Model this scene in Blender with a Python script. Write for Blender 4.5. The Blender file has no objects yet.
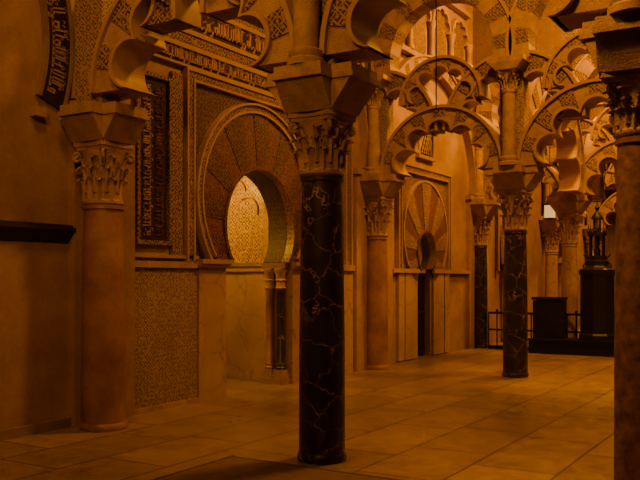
import bpy, bmesh, math, random
from math import sin, cos, pi, sqrt, radians
from mathutils import Vector
random.seed(7)
S = bpy.context.scene
COL = S.collection

# ------------------------------------------------------------------ materials
def nt(name):
    m = bpy.data.materials.new(name); m.use_nodes = True
    t = m.node_tree; b = t.nodes['Principled BSDF']
    return m, t, b
def N(t, typ, **kw):
    n = t.nodes.new(typ)
    for k, v in kw.items():
        if k.startswith('_'): n.inputs[k[1:].replace('_', ' ')].default_value = v
        else: setattr(n, k, v)
    return n
def ramp(t, fac, stops):
    r = t.nodes.new('ShaderNodeValToRGB')
    els = r.color_ramp.elements
    els.remove(els[1])
    els[0].position = stops[0][0]; els[0].color = (*stops[0][1][:3], 1)
    for p, c in stops[1:]:
        e = els.new(p); e.color = (c[0], c[1], c[2], 1)
    t.links.new(fac, r.inputs['Fac']); return r.outputs['Color']
def coords(t):
    return t.nodes.new('ShaderNodeTexCoord').outputs['Object']
def bump(t, b, h, s=0.4, d=0.02):
    n = t.nodes.new('ShaderNodeBump'); n.inputs['Strength'].default_value = s; n.inputs['Distance'].default_value = d
    t.links.new(h, n.inputs['Height']); t.links.new(n.outputs['Normal'], b.inputs['Normal'])
def math_(t, op, a, b_=None):
    n = t.nodes.new('ShaderNodeMath'); n.operation = op
    for i, v in enumerate((a, b_)):
        if v is None: continue
        if isinstance(v, (int, float)): n.inputs[i].default_value = v
        else: t.links.new(v, n.inputs[i])
    return n.outputs[0]
def mix(t, f, a, b_, mode='MIX'):
    n = t.nodes.new('ShaderNodeMixRGB'); n.blend_type = mode
    for i, v in zip((0, 1, 2), (f, a, b_)):
        if isinstance(v, (int, float)): n.inputs[i].default_value = v if i == 0 else (v, v, v, 1)
        elif isinstance(v, tuple): n.inputs[i].default_value = (*v[:3], 1)
        else: t.links.new(v, n.inputs[i])
    return n.outputs[0]

def m_plaster(name, c1, c2, scale=2.0, rough=.7, bs=.25):
    m, t, b = nt(name); co = coords(t)
    n = N(t, 'ShaderNodeTexNoise', _Scale=scale, _Detail=8.0, _Roughness=.65); t.links.new(co, n.inputs['Vector'])
    n2 = N(t, 'ShaderNodeTexNoise', _Scale=scale*12, _Detail=5.0); t.links.new(co, n2.inputs['Vector'])
    c = ramp(t, n.outputs['Fac'], [(.3, c1), (.7, c2)])
    t.links.new(mix(t, .3, c, n2.outputs['Fac'], 'MULTIPLY'), b.inputs['Base Color'])
    b.inputs['Roughness'].default_value = rough
    bump(t, b, n2.outputs['Fac'], bs, .01); return m
def m_marble(name, base, base2, vein, scale=2.5, rough=.25, width=.03, warp=.35, detail=9.0):
    m, t, b = nt(name); co = coords(t)
    n = N(t, 'ShaderNodeTexNoise', _Scale=scale, _Detail=detail, _Roughness=.6); t.links.new(co, n.inputs['Vector'])
    add = mix(t, warp, co, n.outputs['Color'])
    v = N(t, 'ShaderNodeTexVoronoi', feature='DISTANCE_TO_EDGE', _Scale=scale*2.6); t.links.new(add, v.inputs['Vector'])
    n3 = N(t, 'ShaderNodeTexNoise', _Scale=scale*1.7, _Detail=3.0); t.links.new(co, n3.inputs['Vector'])
    bc = ramp(t, n.outputs['Fac'], [(.35, base), (.65, base2)])
    vf = ramp(t, v.outputs['Distance'], [(0, (1, 1, 1)), (width, (0, 0, 0))])
    gate = ramp(t, n3.outputs['Fac'], [(.36, (.1, .1, .1)), (.6, (.9, .9, .9))])
    f = mix(t, 1.0, vf, gate, 'MULTIPLY')
    t.links.new(mix(t, f, bc, vein), b.inputs['Base Color'])
    b.inputs['Roughness'].default_value = rough; return m
def m_carved(name, dark, light, k=18.0, org=9.0, rough=.65, bs=.8, cover=.30):
    """carved arabesque: diaper lattice crossed with leafy cells and rosettes"""
    m, t, b = nt(name); co = coords(t)
    sx = t.nodes.new('ShaderNodeSeparateXYZ'); t.links.new(co, sx.inputs[0])
    u = math_(t, 'ADD', sx.outputs[0], sx.outputs[1]); w = sx.outputs[2]
    p = math_(t, 'ABSOLUTE', math_(t, 'SINE', math_(t, 'MULTIPLY', math_(t, 'ADD', u, w), k)))
    q = math_(t, 'ABSOLUTE', math_(t, 'SINE', math_(t, 'MULTIPLY', math_(t, 'SUBTRACT', u, w), k)))
    lat = math_(t, 'MINIMUM', p, q)
    big = math_(t, 'MULTIPLY', math_(t, 'SUBTRACT', 1.0, lat), 1.5)
    h = math_(t, 'MINIMUM', lat, big)
    v = N(t, 'ShaderNodeTexVoronoi', feature='DISTANCE_TO_EDGE', _Scale=org); t.links.new(co, v.inputs['Vector'])
    vv = math_(t, 'MULTIPLY', v.outputs['Distance'], 4.0)
    h = math_(t, 'MINIMUM', h, vv)
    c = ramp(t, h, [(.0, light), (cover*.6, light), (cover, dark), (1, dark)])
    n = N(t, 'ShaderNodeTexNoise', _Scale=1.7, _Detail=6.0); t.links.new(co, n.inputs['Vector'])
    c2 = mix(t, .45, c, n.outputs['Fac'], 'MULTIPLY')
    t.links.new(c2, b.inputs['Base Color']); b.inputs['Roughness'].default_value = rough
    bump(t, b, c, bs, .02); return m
def m_plain(name, c, rough=.5, metal=0.0, emit=None, es=0):
    m, t, b = nt(name); co = coords(t)
    n = N(t, 'ShaderNodeTexNoise', _Scale=6.0, _Detail=4.0); t.links.new(co, n.inputs['Vector'])
    t.links.new(ramp(t, n.outputs['Fac'], [(.3, tuple(x*.8 for x in c)), (.7, c)]), b.inputs['Base Color'])
    b.inputs['Roughness'].default_value = rough; b.inputs['Metallic'].default_value = metal
    if emit: b.inputs['Emission Color'].default_value = (*emit, 1); b.inputs['Emission Strength'].default_value = es
    return m
def m_floor():
    m, t, b = nt('marble_slabs'); co = coords(t)
    dn = N(t, 'ShaderNodeTexNoise', _Scale=.8, _Detail=3.0); t.links.new(co, dn.inputs['Vector'])
    co2 = mix(t, .04, co, dn.outputs['Color'])
    br = N(t, 'ShaderNodeTexBrick', _Scale=1.0, _Mortar_Size=.013, _Brick_Width=1.4, _Row_Height=.7, _Mortar_Smooth=.4)
    br.offset = .37; br.squash = .8; br.squash_frequency = 3
    br.inputs['Color1'].default_value = (.35, .245, .125, 1); br.inputs['Color2'].default_value = (.25, .17, .085, 1)
    br.inputs['Mortar'].default_value = (.085, .05, .022, 1); t.links.new(co2, br.inputs['Vector'])
    n = N(t, 'ShaderNodeTexNoise', _Scale=4.5, _Detail=12.0, _Roughness=.8, _Distortion=1.0); t.links.new(co, n.inputs['Vector'])
    n2 = N(t, 'ShaderNodeTexNoise', _Scale=1.1, _Detail=8.0, _Distortion=.6); t.links.new(co, n2.inputs['Vector'])
    c = mix(t, .8, br.outputs['Color'], ramp(t, n.outputs['Fac'], [(.34, (.4, .36, .3)), (.5, (.8, .75, .7)), (.62, (1, 1, 1))]), 'MULTIPLY')
    c = mix(t, .35, c, ramp(t, n2.outputs['Fac'], [(.36, (.45, .42, .4)), (.58, (1, 1, 1))]), 'MULTIPLY')
    t.links.new(c, b.inputs['Base Color'])
    t.links.new(ramp(t, n.outputs['Fac'], [(.3, (.24, .24, .24)), (.7, (.44, .44, .44))]), b.inputs['Roughness'])
    bump(t, b, n.outputs['Fac'], .15, .015); return m

M = dict(
 plaster=m_plaster('aged_plaster', (.28, .16, .055), (.46, .29, .11)),
 stone=m_plaster('pale_stone', (.28, .17, .06), (.50, .33, .13), 5, .75, .8),
 stoned=m_plaster('dim_stone', (.20, .13, .06), (.32, .21, .10), 3),
 slab=m_marble('wall_marble', (.44, .30, .15), (.34, .22, .10), (.22, .13, .05), 1.4, .4, .04),
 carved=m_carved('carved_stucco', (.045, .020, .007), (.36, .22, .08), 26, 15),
 carvedl=m_carved('carved_light_marble', (.11, .06, .02), (.42, .28, .115), 30, 16, cover=.38),
 mosaic=m_carved('glass_mosaic', (.024, .010, .004), (.20, .105, .03), 24, 15, .35, .4, .28),
 mosaicr=m_carved('red_gold_mosaic', (.035, .011, .004), (.24, .11, .025), 27, 16, .35, .4, .32),
 mosaicd=m_carved('shaded_soffit_mosaic', (.014, .006, .003), (.07, .03, .008), 24, 14, .6, .3, .3),  # mosaic colours darkened so the soffit reads as shaded
 mosaicg=m_carved('gold_mosaic', (.26, .14, .02), (.66, .44, .10), 24, 13, .3, .4),
 gold=m_plain('gilded_moulding', (.38, .245, .085), .5),
 letter=m_plain('gilded_lettering', (.44, .27, .08), .4),
 darkb=m_plain('dark_inscription_ground', (.035, .016, .006), .4),
 blackm=m_marble('black_veined_marble', (.014, .010, .008), (.04, .026, .016), (.50, .33, .16), 2.0, .35, .014, .30, 5.0),
 redm=m_plaster('rosy_marble', (.19, .085, .025), (.46, .25, .09), 1.8, .45, .15),
 tanm=m_marble('tan_marble', (.40, .27, .13), (.30, .19, .09), (.16, .09, .04), 1.8, .35, .05),
 granite=m_plaster('red_granite', (.08, .038, .012), (.36, .19, .08), 12, .5),
 iron=m_plain('black_iron', (.010, .008, .007), .5, .3),
 wood=m_plain('dark_wood', (.03, .016, .007), .6),
 ceil=m_plaster('dark_timber', (.16, .10, .05), (.28, .18, .09), 2),
 rug=m_carved('woven_wool', (.15, .085, .035), (.18, .105, .045), 14, 6, .95, .2),
 rugb=m_plain('rug_border_wool', (.08, .045, .02), .95),
 glow=m_plain('lit_lamp_glass', (.9, .7, .4), .4, 0, (1, .62, .16), .9),
 floor=m_floor(),
)

# ------------------------------------------------------------------ mesh helpers
def mesh(name, bm, mat, smooth=False):
    bmesh.ops.recalc_face_normals(bm, faces=bm.faces[:])
    me = bpy.data.meshes.new(name); bm.to_mesh(me); bm.free()
    if smooth:
        for p in me.polygons: p.use_smooth = True
        try: me.set_sharp_from_angle(angle=radians(40))
        except Exception: pass
    me.materials.append(M[mat]); return me
def obj(name, me, parent=None, loc=(0, 0, 0)):
    o = bpy.data.objects.new(name, me); COL.objects.link(o)
    o.location = loc
    if parent: o.parent = parent
    return o
def part(name, bm, mat, parent=None, smooth=False, loc=(0, 0, 0)):
    return obj(name, mesh(name, bm, mat, smooth), parent, loc)
def thing(name, label, cat, loc=(0, 0, 0), group=None):
    o = obj(name, None, None, loc); o['label'] = label; o['category'] = cat
    if group: o['group'] = group
    return o
def struct(name, bm, mat, label=None):
    o = part(name, bm, mat); o['kind'] = 'structure'; 
    if label: o['label'] = label
    return o
def box(bm, x0, x1, y0, y1, z0, z1):
    v = [bm.verts.new((x, y, z)) for x in (x0, x1) for y in (y0, y1) for z in (z0, z1)]
    for f in ((0, 1, 3, 2), (4, 6, 7, 5), (0, 4, 5, 1), (2, 3, 7, 6), (0, 2, 6, 4), (1, 5, 7, 3)):
        bm.faces.new([v[i] for i in f])
def boxpart(name, mat, parent, *dims):
    bm = B(); box(bm, *dims); return part(name, bm, mat, parent)
def taper(bm, z0, hx0, hy0, z1, hx1, hy1, ox=0, oy=0):
    a = [bm.verts.new((ox+sx*hx0, oy+sy*hy0, z0)) for sx, sy in ((-1, -1), (1, -1), (1, 1), (-1, 1))]
    b = [bm.verts.new((ox+sx*hx1, oy+sy*hy1, z1)) for sx, sy in ((-1, -1), (1, -1), (1, 1), (-1, 1))]
    bm.faces.new(a); bm.faces.new(b)
    for i in range(4): bm.faces.new((a[i], a[(i+1) % 4], b[(i+1) % 4], b[i]))
def lathe(bm, prof, n=28, ox=0, oy=0):
    rings = []
    for r, z in prof:
        rings.append([bm.verts.new((ox+r*cos(2*pi*i/n), oy+r*sin(2*pi*i/n), z)) for i in range(n)])
    for a, b in zip(rings, rings[1:]):
        for i in range(n): bm.faces.new((a[i], a[(i+1) % n], b[(i+1) % n], b[i]))
    bm.faces.new(rings[0]); bm.faces.new(rings[-1])
def tube(bm, pts, r, n=8, closed=False):
    pts = [Vector(p) for p in pts]; rings = []
    m = len(pts)
    for i, p in enumerate(pts):
        if closed: d = pts[(i+1) % m]-pts[i-1]
        else: d = pts[min(i+1, m-1)]-pts[max(i-1, 0)]
        d.normalize(); up = Vector((0, 0, 1)) if abs(d.z) < .95 else Vector((1, 0, 0))
        if abs(d.x) < 1e-6 and abs(d.z) < .999: up = Vector((1, 0, 0))
        a = d.cross(up).normalized(); b = d.cross(a)
        rr = r[i] if isinstance(r, (list, tuple)) else r
        rings.append([bm.verts.new(p+rr*(cos(2*pi*k/n)*a+sin(2*pi*k/n)*b)) for k in range(n)])
    prs = list(zip(rings, rings[1:]))+([(rings[-1], rings[0])] if closed else [])
    for a, b in prs:
        for k in range(n): bm.faces.new((a[k], a[(k+1) % n], b[(k+1) % n], b[k]))
    if not closed: bm.faces.new(rings[0]); bm.faces.new(rings[-1])
def prism(bm, pts, t0, t1, axis='wall'):
    """pts in (a,z); extruded between t0 and t1 along y (wall) or x (row)"""
    f = (lambda a, z, t: (a, t, z)) if axis == 'wall' else (lambda a, z, t: (t, a, z))
    A = [bm.verts.new(f(a, z, t0)) for a, z in pts]; Bv = [bm.verts.new(f(a, z, t1)) for a, z in pts]
    fs = [bm.faces.new(A), bm.faces.new(Bv)]
    n = len(pts)
    for i in range(n): bm.faces.new((A[i], A[(i+1) % n], Bv[(i+1) % n], Bv[i]))
    for x in fs: x.normal_update()
    bmesh.ops.triangulate(bm, faces=fs, ngon_method='EAR_CLIP')
def ring(bm, ca, cz, th0, th1, rin, rout, t0, t1, axis='wall', steps=8):
    f = (lambda a, z, t: (a, t, z)) if axis == 'wall' else (lambda a, z, t: (t, a, z))
    fi = rin if callable(rin) else (lambda x: rin); fo = rout if callable(rout) else (lambda x: rout)
    q = []
    for i in range(steps+1):
        th = th0+(th1-th0)*i/steps; ri, ro = fi(th), fo(th)
        q.append([bm.verts.new(f(ca+r*cos(th), cz+r*sin(th), t)) for r, t in ((ri, t0), (ro, t0), (ro, t1), (ri, t1))])
    for a, b in zip(q, q[1:]):
        for k in range(4): bm.faces.new((a[k], a[(k+1) % 4], b[(k+1) % 4], b[k]))
    bm.faces.new(q[0]); bm.faces.new(q[-1])
def shoe(x0, x1, zb, zt, cx, zc, R, zs, jh, n=36):
    a0 = math.asin((zs-zc)/R)
    p = [(x0, zb)]
    if zb < zs: p += [(cx-jh, zb), (cx-jh, zs)]
    for i in range(n+1):
        th = (pi-a0)+(a0-(pi-a0))*i/n
        p.append((cx+R*cos(th), zc+R*sin(th)))
    if zb < zs: p += [(cx+jh, zs), (cx+jh, zb)]
    p += [(x1, zb), (x1, zt), (x0, zt)]
    return p
B = bmesh.new

# ------------------------------------------------------------------ capital
def leaf_bm(bm, ang, z0, h, rb, rt, w, curl):
    rows = 8; cols = 5; th = .012
    L = []
    for layer in (0, 1):
        g = []
        for i in range(rows+1):
            v = i/rows
            zz = z0+h*min(v, .82)/.82 if v <= .82 else z0+h-(v-.82)*h*.9
            r = rb+(rt-rb)*v+curl*max(0, v-.45)**1.6*1.5
            ww = w*(1.0-.25*v)*(1 if i % 2 == 0 else .72)*(1 if v < .8 else .62 if v < .95 else .25)
            row = []
            for j in range(cols):
                s = j/(cols-1)*2-1
                rr = r+.026*(1-abs(s))*(1-.3*v)-(.018 if j in (1, 3) else 0)-layer*th
                a = ang+s*ww/r
                row.append(bm.verts.new((rr*cos(a), rr*sin(a), zz)))
            g.append(row)
        L.append(g)
    for l in (0, 1):
        for i in range(rows):
            for j in range(cols-1):
                bm.faces.new((L[l][i][j], L[l][i][j+1], L[l][i+1][j+1], L[l][i+1][j]))
    for i in range(rows):
        for j in (0, cols-1):
            bm.faces.new((L[0][i][j], L[0][i+1][j], L[1][i+1][j], L[1][i][j]))
    for i in (0, rows):
        for j in range(cols-1):
            bm.faces.new((L[0][i][j], L[0][i][j+1], L[1][i][j+1], L[1][i][j]))
def volute_bm(bm, ang, r0, r1, z, s):
    pts = []; rad = []
    for i in range(6):
        v = i/5; pts.append((r0+(r1-r0)*v, z-s*1.6+(s*1.6+s*.9)*v**.8)); rad.append(.016+.005*v)
    for i in range(16):
        a = pi/2-i*pi/5.2; rr = s*.9*(1-i/19)
        pts.append((r1+.01+rr*cos(a), z+rr*sin(a)-.0)); rad.append(.021*(1-i/30))
    tube(bm, [(p*cos(ang), p*sin(ang), q) for p, q in pts], rad, 7)
def abacus_bm(bm, hs, z0, z1, con=.82):
    def outline(s):
        o = []
        for k in range(4):
            a0 = pi/4+k*pi/2; a1 = a0+pi/2
            c0 = Vector((cos(a0), sin(a0)))*s*1.36; c1 = Vector((cos(a1), sin(a1)))*s*1.36
            for i in range(9):
                v = .06+.88*i/8
                p = c0.lerp(c1, v); p *= 1-(1-con)*sin(pi*v)*.9
                o.append(p)
        return o
    for (sa, za, sb, zb) in ((hs*.9, z0, hs*.95, z0+(z1-z0)*.45), (hs, z0+(z1-z0)*.45, hs, z1)):
        a = [bm.verts.new((p.x, p.y, za)) for p in outline(sa)]; b = [bm.verts.new((p.x, p.y, zb)) for p in outline(sb)]
        bm.faces.new(a); bm.faces.new(b)
        for i in range(len(a)): bm.faces.new((a[i], a[(i+1) % len(a)], b[(i+1) % len(a)], b[i]))
def capital(parent, z0, h, r, mat, detailed, hs=None):
    hs = hs or r*1.45
    bm = B()
    lathe(bm, [(r*1.0, z0), (r*1.10, z0+.02), (r*1.10, z0+.045), (r*1.0, z0+.06), (r*.98, z0+h*.5), (r*1.08, z0+h*.75), (r*1.25, z0+h*.86)], 24)
    ab = B(); abacus_bm(ab, hs, z0+h*.86, z0+h)
    defs = []
    for row, (zz, hh, n, off, cu) in enumerate(((z0+.05, h*.36, 10, 0, r*.6), (z0+h*.2, h*.42, 10, pi/10, r*.65), (z0+h*.42, h*.36, 8, pi/8, r*.65))):
        for k in range(n): defs.append((off+k*2*pi/n, zz, hh, r*1.0, r*1.04+row*.018, r*.33, cu))
    if detailed:
        c = part('capital', bm, mat, parent, True)
        part('abacus', ab, mat, c)
        for d in defs:
            lb = B(); leaf_bm(lb, *d); part('acanthus_leaf', lb, mat, c, True)
        for k in range(4):
            vb = B(); volute_bm(vb, pi/4+k*pi/2, r*1.05, r*1.34, z0+h*.76, h*.09); part('volute', vb, mat, c, True)
    else:
        for d in defs: leaf_bm(bm, *d)
        for k in range(4): volute_bm(bm, pi/4+k*pi/2, r*1.05, r*1.34, z0+h*.76, h*.09)
        c = part('capital', bm, mat, parent, True); part('abacus', ab, mat, c)

ZI = 3.30   # top of impost flare
ZS = 3.42   # springing
def column(x, y, r, zt, mat, label, detailed=True, arm=.45, capmat='stone', group=None, cs=.9):
    t = thing('column', label, 'column', (x, y, 0), group)
    bm = B(); lathe(bm, [(r*1.05, 0), (r*1.07, .015), (r*1.07, .05), (r*1.03, .065), (r*1.0, .08)], 36)
    part('base', bm, mat, t, True)
    bm = B(); lathe(bm, [(r*1.0, .08), (r*1.0, .14), (r*.99, 1.0), (r*.94, 1.8), (r*.87, zt-.06), (r*.87, zt-.05), (r*.95, zt-.04), (r*.95, zt-.005), (r*.87, zt)], 40)
    part('shaft', bm, mat, t, True)
    capital(t, zt, 3.05-zt, r*cs, capmat, detailed, .25)
    bm = B(); w = .235
    taper(bm, 3.05, w, w, ZI, w, arm-.03); taper(bm, 3.051, w, w, ZI-.001, arm-.05, w)
    box(bm, -w-.015, w+.015, -arm, arm, ZI, ZI+.045); box(bm, -arm+.02, arm-.02, -w-.015, w+.015, ZI+.002, ZI+.043)
    box(bm, -w, w, -arm+.02, arm-.02, ZI+.045, ZS); box(bm, -arm+.04, arm-.04, -w, w, ZI+.043, ZS-.002)
    part('impost', bm, 'stone', t)
    return t
def upper_column(x, y, label, mat='stone', group=None):
    t = thing('upper_column', label, 'column', (x, y, ZS), group)
    bm = B(); lathe(bm, [(.17, 0), (.17, .05), (.145, .07), (.155, .10), (.15, .13), (.12, .15)], 24); part('base', bm, mat, t, True)
    bm = B(); lathe(bm, [(.115, .15), (.112, .6), (.10, 1.16)], 24); part('shaft', bm, mat, t, True)
    capital(t, 1.16, .36, .105, 'stone', False, .17)
    bm = B(); taper(bm, 1.52, .17, .17, 1.64, .20, .28); box(bm, -.20, .20, -.30, .30, 1.64, 1.72); part('impost', bm, 'stone', t)
    return t

# ------------------------------------------------------------------ lobed arches in the rows
def lobe_fn(Rc, r, n):
    cs = [pi*(k+.5)/n for k in range(n)]
    def f(th, off=0.0):
        best = Rc*cos(pi/(2*n))*.96
        for c in cs:
            d = th-c
            if abs(d) < pi/2:
                q = r*r-(Rc*sin(d))**2
                if q > 0: best = max(best, Rc*cos(d)+sqrt(q))
        return best+off
    return f
def lobed_arch(x, y, z, k, T, label, name='lobed_arch', th0=0.0, th1=pi, n=5, axis='row', Ro=1.28, mats=('stone', 'carved'), Rc=.76, r=.243, per=3):
    t = thing(name, label, 'arch', (x, y, z))
    if n == 7: Rc, r = .82, .19
    Rc *= k; r *= k
    f = lobe_fn(Rc, r, n); Ro *= k
    m = max(1, round((th1-th0)/(pi/n)))*per
    for i in range(m):
        a = th0+(th1-th0)*i/m; b = th0+(th1-th0)*(i+1)/m
        bm = B(); dd = 0.0 if i % 2 else .015
        ring(bm, 0, 0, a, b, f, Ro-.03, -T/2+dd, T/2-dd, axis, 8)
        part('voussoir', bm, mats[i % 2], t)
    bm = B(); ring(bm, 0, 0, th0, th1, lambda th: f(th)-.012, lambda th: f(th)+.035, -T/2-.03, T/2+.03, axis, 96); part('inner_moulding', bm, 'gold', t)
    bm = B(); ring(bm, 0, 0, th0, th1, Ro-.05, Ro, -T/2-.03, T/2+.03, axis, 60); part('outer_moulding', bm, 'gold', t)
    return t

def row(x, ys, lab, far=False):
    t = thing('upper_arcade', 'carved masonry piers and horseshoe arches above %s' % lab, 'arcade', (x, 0, 0))
    zb, zt = 5.14, 8.2
    yy = [0.0]+[y for y in ys if y < -.5]
    for (a, b) in zip(yy, yy[1:]):
        a2 = ys[0] if a == 0 else a
        c = (a2+b)/2; h = (a2-b)/2; R = h-.27
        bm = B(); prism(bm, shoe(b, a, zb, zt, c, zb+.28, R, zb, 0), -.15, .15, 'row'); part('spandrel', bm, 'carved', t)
        a0 = -math.asin(.27/R); nv = 17
        for i in range(nv):
            th0 = a0+(pi-2*a0)*i/nv; th1 = a0+(pi-2*a0)*(i+1)/nv
            bm = B(); ring(bm, c, zb+.28, th0, th1, R-.02, R+.30, -.19, .19, 'row', 4)
            part('voussoir', bm, ('stone', 'carved')[i % 2], t)
        bm = B(); ring(bm, c, zb+.28, a0, pi-a0, R+.30, R+.35, -.21, .21, 'row', 40); part('extrados_moulding', bm, 'gold', t)
    for y in ys:
        bm = B(); box(bm, -.13, .13, y-.2, y+.2, ZS, 5.16); part('pier', bm, 'carvedl', t)
    return t

# ================================================================== SETTING
bm = B(); box(bm, -9, 28, -16, 6, -.2, 0); struct('floor', bm, 'floor', 'polished marble slab floor')
bm = B(); box(bm, -9, 28, -16, 6, 9.0, 9.2)
for i in range(24): box(bm, -8.5+i*1.5, -8.2+i*1.5, -16, 0, 8.75, 9.0)
struct('ceiling', bm, 'ceil')
CX, ZC, R0, ZSP, JH = 4.36, 2.34, .84, 1.85, .82
DX, DZC, DR, DZS, DJ = 10.15, 2.14, .43, 1.80, .36
H = 9.0; WT = .38
bm = B()
box(bm, -9, 2.7, 0, .5, 0, H)
prism(bm, shoe(2.7, 6.0, 0, H, CX, ZC, R0, ZSP, JH), 0, WT)
box(bm, 6.0, 8.9, 0, .5, 0, H)
prism(bm, shoe(8.9, 11.4, 0, H, DX, DZC, DR, DZS, DJ), 0, .5)
box(bm, 11.4, 28, 0, .5, 0, H)
struct('wall_left', bm, 'plaster', 'ochre plastered wall holding the ornate portals')
bm = B(); box(bm, 27.5, 28, -16, 0, 0, H); struct('wall_back', bm, 'stoned')
bm = B(); box(bm, -9, 28, -16.3, -16, 0, H); struct('wall_right', bm, 'stoned')
bm = B()
for x0, x1 in ((.87, 1.78), (7.15, 8.55), (12.5, 13.7)):
    box(bm, x0, x1, -.10, 0.02, 0, ZS)
    box(bm, x0-.03, x1+.03, -.14, .0, ZS, ZS+.1)
struct('trim_1', bm, 'plaster')
bm = B(); prism(bm, [(0, 0), (-.12, .14), (-.12, .17), (-.08, .17), (-.08, .2), (0, .2)][::-1], -9, .87, 'row')
for v in bm.verts: v.co.z += 1.98
struct('trim_2', bm, 'wood')
bm = B(); box(bm, -9, .87, -.05, 0, 0, .10); struct('baseboard_left', bm, 'stoned')

# ================================================================== KUFIC LETTERING
def kufic(bm, x0, x1, z0, z1, y, seed=1, th=.02, sw=.085):
    rnd = random.Random(seed); h = z1-z0; s = h*sw; x = x0+s
    bl = z0+h*.2
    while x < x1-h*.35:
        k = rnd.random(); w = h*rnd.uniform(.14, .26)
        box(bm, x, min(x+w, x1), y-th, y, bl, bl+s*1.1)
        if k < .62:
            top = z0+h*rnd.uniform(.80, .96)
            box(bm, x, x+s, y-th, y, bl, top)
            prism(bm, [(x-s*.5, top), (x+s*1.7, top+s*.4), (x+s, top-s*1.3), (x, top-s*.9)], y-th, y)
            if rnd.random() < .5: box(bm, x+s*2, x+s*3, y-th, y, bl, top-h*.04)
        elif k < .8:
            box(bm, x, x+s, y-th, y, bl, bl+h*.26); box(bm, x+w*.8, x+w*.8+s, y-th, y, bl, bl+h*.26); box(bm, x, x+w*.8+s, y-th, y, bl+h*.26, bl+h*.26+s)
        else:
            box(bm, x+w*.5, x+w*.5+s, y-th, y, z0+h*.05, bl); box(bm, x, x+w*.5+s, y-th, y, z0+h*.03, z0+h*.03+s)
            box(bm, x, x+s, y-th, y, bl, bl+h*.16)
        x += w+s*rnd.choice((0, .4, .8))
    x = x0
    while x < x1-h*.2:
        if rnd.random() < .75:
            c = (x+h*.1, z0+h*rnd.uniform(.5, .85)); rr = h*.06
            ring(bm, c[0], c[1], 0, rnd.uniform(3.5, 5.5), rr*.55, rr, y-th*.7, y, 'wall', 10)
        x += h*.16

# ================================================================== PORTALS
def portal(parent, cx, zc, R, zsp, Rout, zco, x0, x1, zt, nv, quiet=False, wt=.5, ocx=None):
    ocx = cx if ocx is None else ocx
    bm = B(); prism(bm, shoe(x0+.16, x1-.16, zsp, zt-.14, cx, zc, R, zsp, 0), -.03, .0); part('spandrel_panel', bm, 'carved' if quiet else 'mosaic', parent)
    dx, dz = ocx-cx, zco-zc
    def fo(th):
        p = dx*cos(th)+dz*sin(th)
        return p+sqrt(max(1e-4, p*p-(dx*dx+dz*dz)+Rout*Rout))
    a0 = math.asin((zsp-zc)/R)
    for i in range(nv):
        t0 = a0+(pi-2*a0)*i/nv; t1 = a0+(pi-2*a0)*(i+1)/nv
        bm = B(); ring(bm, cx, zc, t0, t1, R+.035, fo, -.078 if i % 2 else -.068, -.028, 'wall', 4)
        part('voussoir', bm, ('mosaicr', 'carved' if quiet else 'mosaic')[i % 2], parent)
    bm = B(); ring(bm, cx, zc, a0, pi-a0, R-.01, R+.035, -.10, .04, 'wall', 48); part('intrados_moulding', bm, 'mosaicr', parent)
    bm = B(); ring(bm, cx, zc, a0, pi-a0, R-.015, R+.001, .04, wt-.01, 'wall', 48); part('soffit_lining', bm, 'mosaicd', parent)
    b0 = -math.asin(min(.95, (zco-zsp)/(Rout+.1)))
    spec = ((Rout-.01, Rout+.03, -.09, 'gold'),) if quiet else ((Rout-.01, Rout+.02, -.11, 'gold'), (Rout+.02, Rout+.10, -.09, 'carved'), (Rout+.10, Rout+.13, -.12, 'gold'))
    for (ra, rb, dy, mt) in spec:
        bm = B(); ring(bm, ocx, zco, b0, pi-b0, ra, rb, dy, .0, 'wall', 64); part('archivolt', bm, mt, parent)
    for (o, w, dy, mt) in ((0, .03, -.09, 'gold'), (.03, .10, -.07, 'carved'), (.13, .03, -.09, 'gold')):
        bm = B(); a, b, c = x0+o, x1-o, zt-o
        box(bm, a, a+w, dy, 0, zsp-.05, c); box(bm, b-w, b, dy, 0, zsp-.05, c); box(bm, a+w, b-w, dy, 0, c-w, c)
        part('frame_band', bm, mt, parent)

mih = thing('mihrab_portal', 'great horseshoe prayer niche portal with mosaic voussoirs between the two brown wall columns', 'portal', (0, 0, 0))
portal(mih, CX, ZC, R0, ZSP, 1.27, 2.70, 2.73, 5.85, 4.30, 19, wt=WT, ocx=4.29)
for (a, b) in ((2.98, CX-JH), (CX+JH, 5.75)):
    boxpart('marble_slab', 'slab', mih, a, b, -.07, .0, 0, 1.76)
    bm = B(); box(bm, a-.03, b+.02, -.13, .0, 1.76, 1.80); box(bm, a-.03, b+.04, -.16, .0, 1.80, 1.86); part('impost_moulding', bm, 'gold', mih)
for s in (-1, 1):
    xa, xb = sorted((CX+s*JH, CX+s*.64)); boxpart('jamb_impost', 'stoned', mih, xa, xb, -.03, WT, 1.76, 1.85)
for yy, mt in ((.08, 'blackm'), (.28, 'redm')):
    cxx = CX+JH-.10
    bm = B(); box(bm, cxx-.11, cxx+.10, yy-.10, yy+.10, 0, .09); box(bm, cxx-.095, cxx+.09, yy-.09, yy+.09, .09, .16); box(bm, cxx-.08, cxx+.08, yy-.08, yy+.08, .16, .22); pl = part('colonette_plinth', bm, 'stone', mih)
    bm = B(); lathe(bm, [(.08, .22), (.085, .25), (.07, .27), (.078, .30), (.066, .32), (.064, 1.42), (.07, 1.44)], 18, cxx, yy); c = part('colonette', bm, mt, mih, True)
    bm = B(); lathe(bm, [(.065, 1.44), (.085, 1.46), (.065, 1.49), (.07, 1.56), (.09, 1.58), (.07, 1.60), (.08, 1.68), (.105, 1.72), (.10, 1.76)], 14, cxx, yy); part('colonette_capital', bm, 'stone', c, True)
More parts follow.
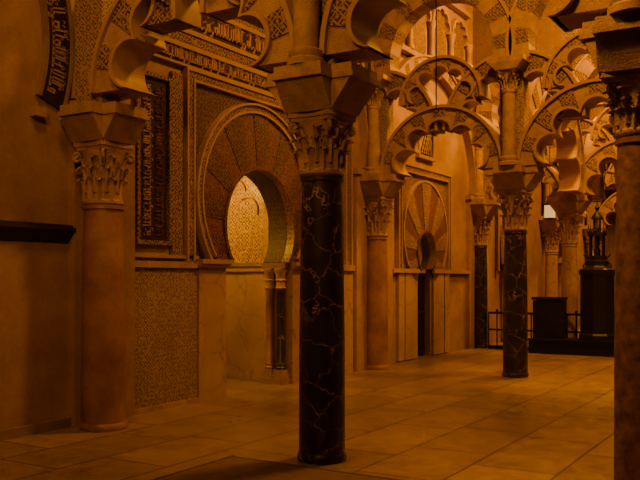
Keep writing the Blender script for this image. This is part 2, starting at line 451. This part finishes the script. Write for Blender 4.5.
for (z0, z1, mt, kf) in ((4.34, 4.54, 'darkb', 5), (4.60, 4.74, 'carved', 0), (4.80, 5.10, 'darkb', 3), (5.16, 5.28, 'carved', 0), (5.34, 5.60, 'darkb', 9), (5.66, 6.0, 'darkb', 12), (6.06, 6.6, 'mosaic', 0)):
    boxpart('band_panel', mt, mih, 2.0, 6.7, -.045, 0, z0, z1)
    for zz in (z0-.03, z1): boxpart('band_moulding', 'gold', mih, 1.97, 6.73, -.065, 0, zz, zz+.03)
    if kf:
        bm = B(); kufic(bm, 2.05, 6.65, z0, z1, -.045, kf); part('lettering', bm, 'letter', mih)
def side_panel(xa, xb, z0, z1, lab, seed):
    t = thing('mosaic_panel', lab, 'wall panel', ((xa+xb)/2, 0, z0)); hw = (xb-xa)/2; h = z1-z0
    boxpart('ground', 'darkb', t, -hw+.05, hw-.05, -.03, 0, .05, h-.05)
    for j, (ca, cb) in enumerate(((-hw+.08, -.01), (.01, hw-.08))):
        bm = B(); kufic(bm, .1, h-.1, ca, cb, -.03, seed+j, .014, .07)
        for v in bm.verts: a, c = v.co.x, v.co.z; v.co.x = -c; v.co.z = a
        part('upright_lettering', bm, 'mosaicg' if j else 'mosaicr', t)
    for s in (-1, 1): boxpart('frame_stile', 'carved', t, s*hw-.025, s*hw+.025, -.07, 0, 0, h)
    for zz in (0, h-.05): boxpart('frame_rail', 'carved', t, -hw+.025, hw-.025, -.07, 0, zz, zz+.05)
side_panel(1.88, 2.44, 2.02, 4.1, 'tall dark panel of upright gold lettering between left wall column and portal frame', 4)
side_panel(6.2, 6.72, 1.98, 4.1, 'tall dark panel of upright gold lettering behind the front black column', 8)
t = thing('carved_strip', 'carved upright strip between the lettered panel and the great portal frame', 'wall panel', (2.585, 0, 1.9))
boxpart('carved_field', 'carved', t, -.10, .10, -.05, 0, 0, 2.3)
t = thing('carved_wainscot', 'finely carved pale marble wainscot beside the left wall column', 'wall panel', (2.38, 0, 0))
boxpart('carved_field', 'carvedl', t, -.58, .58, -.05, 0, .06, 1.74)
boxpart('plinth', 'stone', t, -.59, .59, -.075, 0, 0, .06); boxpart('cornice', 'stone', t, -.59, .59, -.09, 0, 1.74, 1.82); boxpart('fillet', 'stone', t, -.59, .59, -.07, 0, 1.86, 1.9)
t = thing('marble_wainscot', 'plain pale marble wainscot seen right of the front black column', 'wall panel', (6.45, 0, 0))
boxpart('slab', 'slab', t, -.67, .67, -.05, 0, 0, 1.74); boxpart('cornice', 'stone', t, -.67, .67, -.09, 0, 1.74, 1.84)
t2 = thing('carved_strip', 'narrow upright carved band just left of the second brown wall column', 'wall panel', (6.98, 0, 1.84))
for s in (-.1, .1): boxpart('edge_moulding', 'gold', t2, s-.02, s+.02, -.06, 0, 0, 2.8)
boxpart('carved_field', 'carved', t2, -.08, .08, -.035, 0, 0, 2.8)

def wall_arch(cx, zc, R, nv, lab, a0=0.0):
    t = thing('wall_arch', lab, 'arch', (cx, 0, zc))
    for i in range(nv):
        th0 = a0+(pi-2*a0)*i/nv; th1 = a0+(pi-2*a0)*(i+1)/nv
        bm = B(); ring(bm, 0, 0, th0, th1, R, R+.22, -.13, 0, 'wall', 4); part('voussoir', bm, ('stone', 'carved')[i % 2], t)
    for ra in (R-.03, R+.22):
        bm = B(); ring(bm, 0, 0, a0, pi-a0, ra, ra+.04, -.17, 0, 'wall', 80); part('moulding', bm, 'gold', t)
wall_arch(4.33, 3.56, 3.18, 45, 'wide wall arch springing above the left wall column over the great portal')
wall_arch(10.4, 3.56, 2.35, 35, 'wall arch over the smaller portal with the dark door')
t = thing('inscription_arch', 'dark curved inscription band high on the plain left wall', 'arch', (-1.28, 0, 4.1))
bm = B(); ring(bm, 0, 0, radians(-19), radians(199), 1.84, 2.14, -.04, 0, 'wall', 80); part('band', bm, 'darkb', t)
for ra, rb in ((1.80, 1.84), (2.14, 2.17)):
    bm = B(); ring(bm, 0, 0, radians(-19), radians(199), ra, rb, -.07, 0, 'wall', 80); part('moulding', bm, 'stoned', t)
bm = B(); kufic(bm, 0, 2.01*radians(216), 0, .28, -.04, 21, .012, .07)
for v in bm.verts:
    a = radians(198)-v.co.x/2.01; r = 1.85+v.co.z; v.co.x = r*cos(a); v.co.z = r*sin(a)
part('lettering', bm, 'gold', t)
bm = B(); box(bm, .36, .50, -.10, 0, 3.28, 3.38); o = part('corbel', bm, 'stone'); o['label'] = 'small pale corbel under the end of the dark inscription arc'; o['category'] = 'corbel'

# niche room behind the mihrab
def niche():
    cx, cy = CX, 1.35
    w0 = WT
    P = [(5.18, w0), (5.36, w0+.22), (5.36, 1.75), (4.8, 2.35), (3.9, 2.35), (3.34, 1.75), (3.34, w0+.22), (3.54, w0)]
    t = thing('niche_chamber', 'brightly lit polygonal prayer niche interior behind the horseshoe opening', 'niche', (0, 0, 0))
    for i in range(7):
        a, b = P[i], P[i+1]
        mx, my = (a[0]+b[0])/2, (a[1]+b[1])/2; d = Vector((b[0]-a[0], b[1]-a[1])); L = d.length; d.normalize(); n = Vector((d.y, -d.x))
        def q(nm, mt, z0, z1, off=0):
            bm = B()
            A = [bm.verts.new((a[0]-n.x*off, a[1]-n.y*off, z)) for z in (z0, z1)]
            Bv = [bm.verts.new((b[0]-n.x*off, b[1]-n.y*off, z)) for z in (z0, z1)]
            A2 = [bm.verts.new((a[0]+n.x*.1, a[1]+n.y*.1, z)) for z in (z0, z1)]
            B2 = [bm.verts.new((b[0]+n.x*.1, b[1]+n.y*.1, z)) for z in (z0, z1)]
            bm.faces.new((A[0], Bv[0], Bv[1], A[1])); bm.faces.new((A2[0], B2[0], B2[1], A2[1]))
            bm.faces.new((A[1], Bv[1], B2[1], A2[1])); bm.faces.new((A[0], Bv[0], B2[0], A2[0]))
            part(nm, bm, mt, t)
        q('marble_dado', 'slab', 0, 1.72); q('cornice', 'gold', 1.72, 1.80, .05); q('cornice', 'stoned', 1.80, 1.86, .08); q('carved_wall', 'mosaicg', 1.86, 3.9)
        if L < .5: continue
        ar = B(); w = L/2*.8
        for (oc, zz, r) in ((-w*.55, 2.70, w*.46), (0, 2.70+w*.6, w*.5), (w*.55, 2.70, w*.46)):
            st, en = (radians(60), radians(200)) if oc < 0 else ((radians(-20), radians(120)) if oc > 0 else (radians(15), radians(165)))
            tube(ar, [(mx+d.x*(oc+r*cos(x))-n.x*.02, my+d.y*(oc+r*cos(x))-n.y*.02, zz+r*sin(x)) for x in [st+(en-st)*k/12 for k in range(13)]], .018, 6)
        part('blind_arch', ar, 'letter', t, True)
    bm = B(); lathe(bm, [(1.45, 3.9), (1.3, 4.2), (.9, 4.5), (.3, 4.65)], 16, cx, cy+.5); part('shell_dome', bm, 'stone', t)
niche()

dp = thing('door_portal', 'smaller portal, rectangular carved panel around a narrow arched doorway with dark door', 'portal', (0, 0, 0))
portal(dp, DX, DZC, DR, DZS, 1.06, 2.52, 8.85, 11.45, 3.85, 15, True)
for (a, b) in ((8.9, 9.15), (9.2, DX-DJ-.04), (DX+DJ+.04, 11.1), (11.15, 11.4)):
    boxpart('marble_slab', 'slab', dp, a, b, -.06, 0, .02, 1.70)
for (a, b) in ((8.6, DX-DJ), (DX+DJ, 12.5)): boxpart('cornice', 'gold', dp, a, b, -.10, 0, 1.72, 1.80)
boxpart('tympanum', 'mosaicg', dp, DX-DJ-.1, DX+DJ+.1, .20, .26, 1.82, 2.6)
boxpart('lintel', 'stoned', dp, DX-DJ, DX+DJ, .06, .42, 1.72, 1.80)
dr = boxpart('door_1', 'iron', None, DX-DJ, DX+DJ, .16, .22, 0, 1.72); dr['kind'] = 'structure'
bm = B()
for i in range(8): tube(bm, [(DX-DJ+.05+i*.0875, .12, 0.03), (DX-DJ+.05+i*.0875, .12, 1.70)], .012, 6)
for z in (.1, .9, 1.66): box(bm, DX-DJ, DX+DJ, .11, .13, z, z+.03)
part('grille', bm, 'wood', dr)
t = thing('lattice_window', 'small arched lattice window above the smaller portal', 'window', (10.2, 0, 4.15))
boxpart('opening', 'darkb', t, -.32, .32, -.02, 0, 0, .75)
bm = B()
for i in range(-5, 6):
    for s in (-1, 1):
        x = i*.11; a, b = (x-.18, x+.18) if s > 0 else (x+.18, x-.18)
        tube(bm, [(max(-.3, min(.3, a)), -.03, .02), (max(-.3, min(.3, b)), -.03, .73)], .012, 5)
part('lattice', bm, 'gold', t)
bm = B(); box(bm, -.40, -.32, -.07, 0, -.05, .6); box(bm, .32, .40, -.07, 0, -.05, .6); box(bm, -.42, .42, -.08, 0, -.1, -.03); ring(bm, 0, .45, 0, pi, .32, .42, -.07, 0, 'wall', 20); part('frame', bm, 'stone', t)

for cx, lab in ((15.6, 'dim blind horseshoe portal on the far wall beyond the iron railing'), (20.5, 'farthest dim blind horseshoe portal at the end of the wall')):
    t = thing('blind_portal', lab, 'portal', (cx, 0, 0))
    bm = B(); ring(bm, 0, 2.35, radians(-25), radians(205), .62, .95, -.1, 0, 'wall', 30); part('arch_ring', bm, 'carved', t)
    bm = B(); ring(bm, 0, 2.35, radians(-25), radians(205), .0, .62, -.02, 0, 'wall', 30); box(bm, -.5, .5, -.02, 0, 0, 2.1); part('niche_panel', bm, 'darkb', t)
    for s in (-1.05, 1.05): boxpart('frame_stile', 'gold', t, s-.05, s+.05, -.08, 0, 1.8, 3.5)
    boxpart('frame_rail', 'gold', t, -1.1, 1.1, -.08, 0, 3.5, 3.62)
    for s in (-.62, .62):
        bm = B(); lathe(bm, [(.12, 0), (.12, .1), (.085, .13), (.08, 1.7), (.13, 1.9), (.13, 2.0)], 16, s, -.14); part('colonette', bm, 'stone', t, True)

def blind_arcade(xa, xb, n, z, lab):
    t = thing('blind_arcade', lab, 'arcade', (xa, 0, z)); w = (xb-xa)/n
    for i in range(n):
        c = w*(i+.5); k = w/2*.86; f = lobe_fn(.72*k, .26*k, 5)
        bm = B(); ring(bm, c, 0, 0, pi, f, 1.12*k, -.10, 0, 'wall', 48); part('lobed_ring', bm, 'stone', t)
        bm = B(); ring(bm, c, 0, 0, pi, 0.02, lambda th: f(th), -.02, 0, 'wall', 48); box(bm, c-.8*k, c+.8*k, -.02, 0, -.8, 0); part('ground', bm, 'carved', t)
    for i in range(n+1):
        c = w*i; bm = B(); lathe(bm, [(.09, -.8), (.09, -.74), (.06, -.7), (.055, -.15), (.1, 0), (.1, .04)], 12, c, -.08); part('colonette', bm, 'stone', t, True)
    boxpart('cornice', 'gold', t, 0, xb-xa, -.14, 0, -.9, -.8); boxpart('cornice', 'gold', t, 0, xb-xa, -.14, 0, w*.62, w*.62+.1)
blind_arcade(8.3, 12.5, 4, 6.9, 'row of blind lobed arches high on the wall above the smaller portal')
blind_arcade(13.8, 18.2, 4, 5.6, 'row of blind lobed arches high on the far wall beyond the railing')
blind_arcade(19.2, 23.2, 3, 4.6, 'row of blind lobed arches on the farthest stretch of wall')

# ================================================================== COLUMNS AND ROWS
YR = -5.86
column(.92, -3.19, .205, 2.50, 'blackm', 'black white-veined marble column standing in the front centre')
column(1.0, -.40, .235, 2.38, 'redm', 'thick reddish marble column against the wall, left of the great portal', arm=.43, cs=.82)
column(.88, YR, .17, 2.60, 'granite', 'nearest speckled granite column cut by the right picture edge', arm=.36)
column(7.68, -.22, .20, 2.34, 'redm', 'reddish brown marble column against the wall, right of the great portal')
column(7.86, -2.68, .20, 2.38, 'blackm', 'slim black marble column standing free in the middle distance at right')
column(12.95, -.18, .175, 2.36, 'blackm', 'dark marble column against the wall at the end, left of the iron railing', detailed=False)
column(13.1, -2.2, .18, 2.36, 'tanm', 'tan marble column behind the low black box and railing', detailed=False)
column(18.6, -.25, .19, 2.36, 'tanm', 'farthest tan marble column against the wall beyond the railing', detailed=False)
column(7.8, -5.4, .2, 2.38, 'tanm', 'tan marble column of the middle row just outside the right edge', detailed=False)
column(13.1, -4.8, .2, 2.38, 'tanm', 'tan marble column of the rear row just outside the right edge', detailed=False)
column(18.6, -3.0, .19, 2.36, 'tanm', 'farthest free standing tan column near the right edge', detailed=False)
column(23.6, -.3, .19, 2.36, 'tanm', 'very last tan column against the wall, just left of the lantern pedestal top', detailed=False)

XA, XB, XC, XD, XE = .92, 7.80, 13.1, 18.6, 23.6
RA = [-.40, -3.19, YR, -8.5]; RB = [-.22, -2.68, -5.4, -8.1]; RC = [-.18, -2.2, -4.8, -7.4]; RD = [-.25, -3.0, -5.7]; RE = [-.3, -3.0]
ROWS = ((XA, RA, 'front'), (XB, RB, 'middle'), (XC, RC, 'rear'), (XD, RD, 'farther'), (XE, RE, 'last'))
for X, Rr, nm in ROWS:
    row(X, Rr, 'the %s row of columns' % nm)
    wh = ('over the wall column', 'over the free standing column', 'over the column by the right edge', 'beyond the right edge')
    bw = ('first bay beside the wall', 'second bay away from the wall', 'third bay beyond the right edge')
    for i, (a, b) in enumerate(zip(Rr, Rr[1:])):
        lobed_arch(X, (a+b)/2, ZS+(.10 if nm == 'front' else 0), (a-b)/2/1.4, .42, 'lower lobed arch of the %s row spanning the %s' % (nm, bw[i]))
        if nm in ('middle', 'rear', 'farther'):
            lobed_arch(X, (a+b)/2, 4.62, (a-b)/2/1.4*.68, .36, 'small raised lobed arch of the %s row, %s' % (nm, bw[i]), 'small_lobed_arch', n=5, per=2)
    if nm == 'last': continue
    for i, y in enumerate(Rr[:3]):
        if nm == 'front' and i == 0: continue
        upper_column(X-.26, y, 'small upper column of the %s row %s' % (nm, wh[i]))
    k = ((Rr[0]-Rr[2])/4)/1.4
    for i, y in enumerate(Rr[:3]):
        if i == 0: lobed_arch(X, y, 4.12, k, .31, 'half lobed interlacing arch of the %s row beside the wall' % nm, 'interlaced_arch', pi/2, pi)
        else: lobed_arch(X, y, 4.12, k, .31, 'upper interlacing lobed arch of the %s row %s' % (nm, wh[i]), 'interlaced_arch')
lobed_arch((XB+XC)/2+.05, -2.45, ZS+.02, 2.62/1.4*.92, .36, 'wide many-lobed arch running from middle black column to rear tan column', n=7, axis='wall')
lobed_arch((XC+XD)/2+.05, -2.5, ZS+.02, 2.62/1.4*.92, .36, 'wide many-lobed arch behind the rear tan column', n=7, axis='wall')

# ================================================================== FURNISHINGS
t = thing('rug', 'thin brown bordered mat lying on the floor at the bottom', 'rug', (-1.2, -4.0, 0))
boxpart('field', 'rug', t, -1.75, 1.75, -1.55, 1.55, 0, .010)
for d in ((-1.8, 1.8, 1.53, 1.56), (-1.8, 1.8, -1.56, -1.53), (1.75, 1.78, -1.53, 1.53), (-1.78, -1.75, -1.53, 1.53)): boxpart('border', 'rugb', t, *d, 0, .012)

def rail(y0, y1, x, lab):
    t = thing('railing', lab, 'railing', (x, (y0+y1)/2, 0)); L = (y0-y1)/2
    boxpart('top_rail', 'iron', t, -.02, .02, -L, L, .80, .85)
    boxpart('middle_rail', 'iron', t, -.015, .015, -L, L, .42, .46)
    boxpart('bottom_rail', 'iron', t, -.04, .04, -L, L, 0, .08)
    n = max(2, int(2*L/.19))
    for i in range(n+1):
        y = -L+2*L*i/n
        bm = B(); tube(bm, [(0, y, .05), (0, y, .80)], .016, 6)
        if i % 3 == 0: lathe(bm, [(.02, .84), (.035, .87), (.02, .91)], 8, 0, y)
        part('baluster', bm, 'iron', t)
rail(-.42, -3.6, 12.86, 'long black iron railing behind the low black box and the pedestal')
t = thing('platform', 'low black wooden platform under the box and the pedestal', 'platform', (12.45, -2.42, 0))
boxpart('body', 'iron', t, -.30, .30, -.95, .85, 0, .28)
boxpart('top_board', 'iron', t, -.33, .33, -.98, .88, .28, .32)
t = thing('chest', 'plain wide black box standing on the low platform', 'chest', (12.5, -1.93, .32))
boxpart('body', 'iron', t, -.2, .2, -.31, .31, 0, .82)
boxpart('lid', 'iron', t, -.22, .22, -.33, .33, .83, .89)
t = thing('lantern_pedestal', 'tall black ironwork pedestal topped by a slim openwork lantern with finial', 'pedestal', (12.5, -2.93, .32))
bm = B(); lathe(bm, [(.38, 0), (.38, .1), (.35, .14), (.35, 1.35), (.38, 1.4), (.38, 1.47), (.28, 1.52)], 8); part('body', bm, 'iron', t)
bm = B(); lathe(bm, [(.28, 1.52), (.24, 1.56), (.24, 1.66), (.19, 1.68), (.19, 1.77)], 8); part('shoulder', bm, 'iron', t)
for k in range(6):
    a = k*pi/3; bm = B(); tube(bm, [(.15*cos(a), .15*sin(a), 1.76), (.15*cos(a), .15*sin(a), 2.20)], .018, 6); part('lantern_post', bm, 'iron', t)
    bm = B(); lathe(bm, [(.025, 2.25), (.03, 2.29), (.012, 2.33), (.006, 2.43)], 8, .18*cos(a), .18*sin(a)); part('pinnacle', bm, 'iron', t)
    bm = B(); tube(bm, [(.07*cos(a), .07*sin(a), 2.26), (.07*cos(a), .07*sin(a), 2.55)], .012, 6); part('upper_lantern_post', bm, 'iron', t)
bm = B(); lathe(bm, [(.06, 1.76), (.07, 1.87), (.035, 2.0), (.05, 2.20)], 12); part('lantern_core', bm, 'iron', t, True)
bm = B(); lathe(bm, [(.20, 2.19), (.20, 2.25), (.11, 2.27)], 8); part('lower_roof', bm, 'iron', t)
bm = B(); lathe(bm, [(.12, 2.54), (.12, 2.58), (.08, 2.64), (.03, 2.70), (.03, 2.74), (.055, 2.78), (.03, 2.82), (.012, 2.86), (.012, 2.98)], 12); part('dome', bm, 'iron', t, True)
for s in (-1, 1):
    bm = B(); tube(bm, [(0, s*(.24+.05*sin(i*.9)), 1.48+.04*i) for i in range(9)], .016, 6); part('scroll', bm, 'iron', t)
boxpart('cross_bar', 'iron', t, -.015, .015, -.07, .07, 2.90, 2.93)

t = thing('hanging_lantern', 'small lit lantern hanging between the rear columns', 'lantern', (14.2, -1.45, 3.05))
boxpart('glass', 'glow', t, -.10, .10, -.10, .10, 0, .3)
bm = B(); box(bm, -.12, .12, -.12, .12, .3, .33); lathe(bm, [(.12, .33), (.02, .45)], 8); part('cap', bm, 'iron', t)
boxpart('base', 'iron', t, -.12, .12, -.12, .12, -.03, 0)
bm = B(); tube(bm, [(0, 0, .4), (0, 0, 5.7)], .008, 6); part('cable', bm, 'iron', t)
t = thing('hanging_chain', 'thin dark lamp chain hanging from above before the middle arches', 'chain', (4.0, -2.95, 3.6))
bm = B(); tube(bm, [(0, 0, .1), (0, 0, 5.2)], .008, 6); part('cable', bm, 'iron', t)
bm = B(); tube(bm, [(0, .03*cos(i*pi/6), .06+.03*sin(i*pi/6)) for i in range(12)], .007, 6, True); part('hook', bm, 'iron', t)

# ================================================================== LIGHTS
LC = (1, .37, .006)
def area(loc, tgt, size, power, col=LC, spread=None):
    l = bpy.data.lights.new('unseen_light', 'AREA'); l.energy = power; l.size = size; l.color = col  # light placed out of view, no lamp fixture modelled
    if spread: l.spread = radians(spread)
    o = bpy.data.objects.new('unseen_light', l); COL.objects.link(o); o.location = loc
    o.rotation_euler = (Vector(tgt)-Vector(loc)).to_track_quat('-Z', 'Y').to_euler()
def point(loc, power, r=.1, col=LC):
    l = bpy.data.lights.new('unseen_light', 'POINT'); l.energy = power; l.shadow_soft_size = r; l.color = col
    o = bpy.data.objects.new('unseen_light', l); COL.objects.link(o); o.location = loc
area((4.6, -4.4, 8.2), (5.2, -2.4, 0), .8, 430)
area((10.4, -3.6, 8.2), (10.2, -1.0, 3), .8, 620)
area((15.8, -2.5, 8.2), (15.6, -1.0, 2), .8, 650)
area((21.2, -3.0, 8.2), (22.0, -.5, 2), .8, 700)  # added light to brighten the otherwise unlit far bays
area((10.5, -7.5, 7.8), (8.5, -3.0, 2), 1.2, 400)
area((-1.6, -2.6, 7.0), (1.4, -.8, 2.2), .8, 85)  # added front-left fill for the left wall and its column
area((-4.6, -4.5, 5.5), (1.0, -1.6, 3.2), 1.0, 28, spread=70)  # added camera-side fill for the front column's capital
area((-1.2, -4.8, 6.8), (.9, -5.9, 2.6), .5, 22, spread=50)  # small added light to lift the column at the right edge
point((3.9, 1.5, 3.3), 120, .08, (1, .54, .03))
point((10.15, .06, 2.25), 1.0, .03, (1, .5, .05))
w = bpy.data.worlds.new('dim'); S.world = w; w.use_nodes = True
w.node_tree.nodes['Background'].inputs[0].default_value = (1, .42, .03, 1); w.node_tree.nodes['Background'].inputs[1].default_value = .01

# ================================================================== CAMERA
c = bpy.data.cameras.new('camera'); cam = bpy.data.objects.new('camera', c); COL.objects.link(cam)
cam.location = (-5.29, -6.97, 1.6); cam.rotation_euler = (pi/2, 0, math.atan2(.522, .853)-pi/2)
c.sensor_width = 36; c.lens = 820/640*36; c.shift_y = 39/640; c.clip_end = 200
S.camera = cam
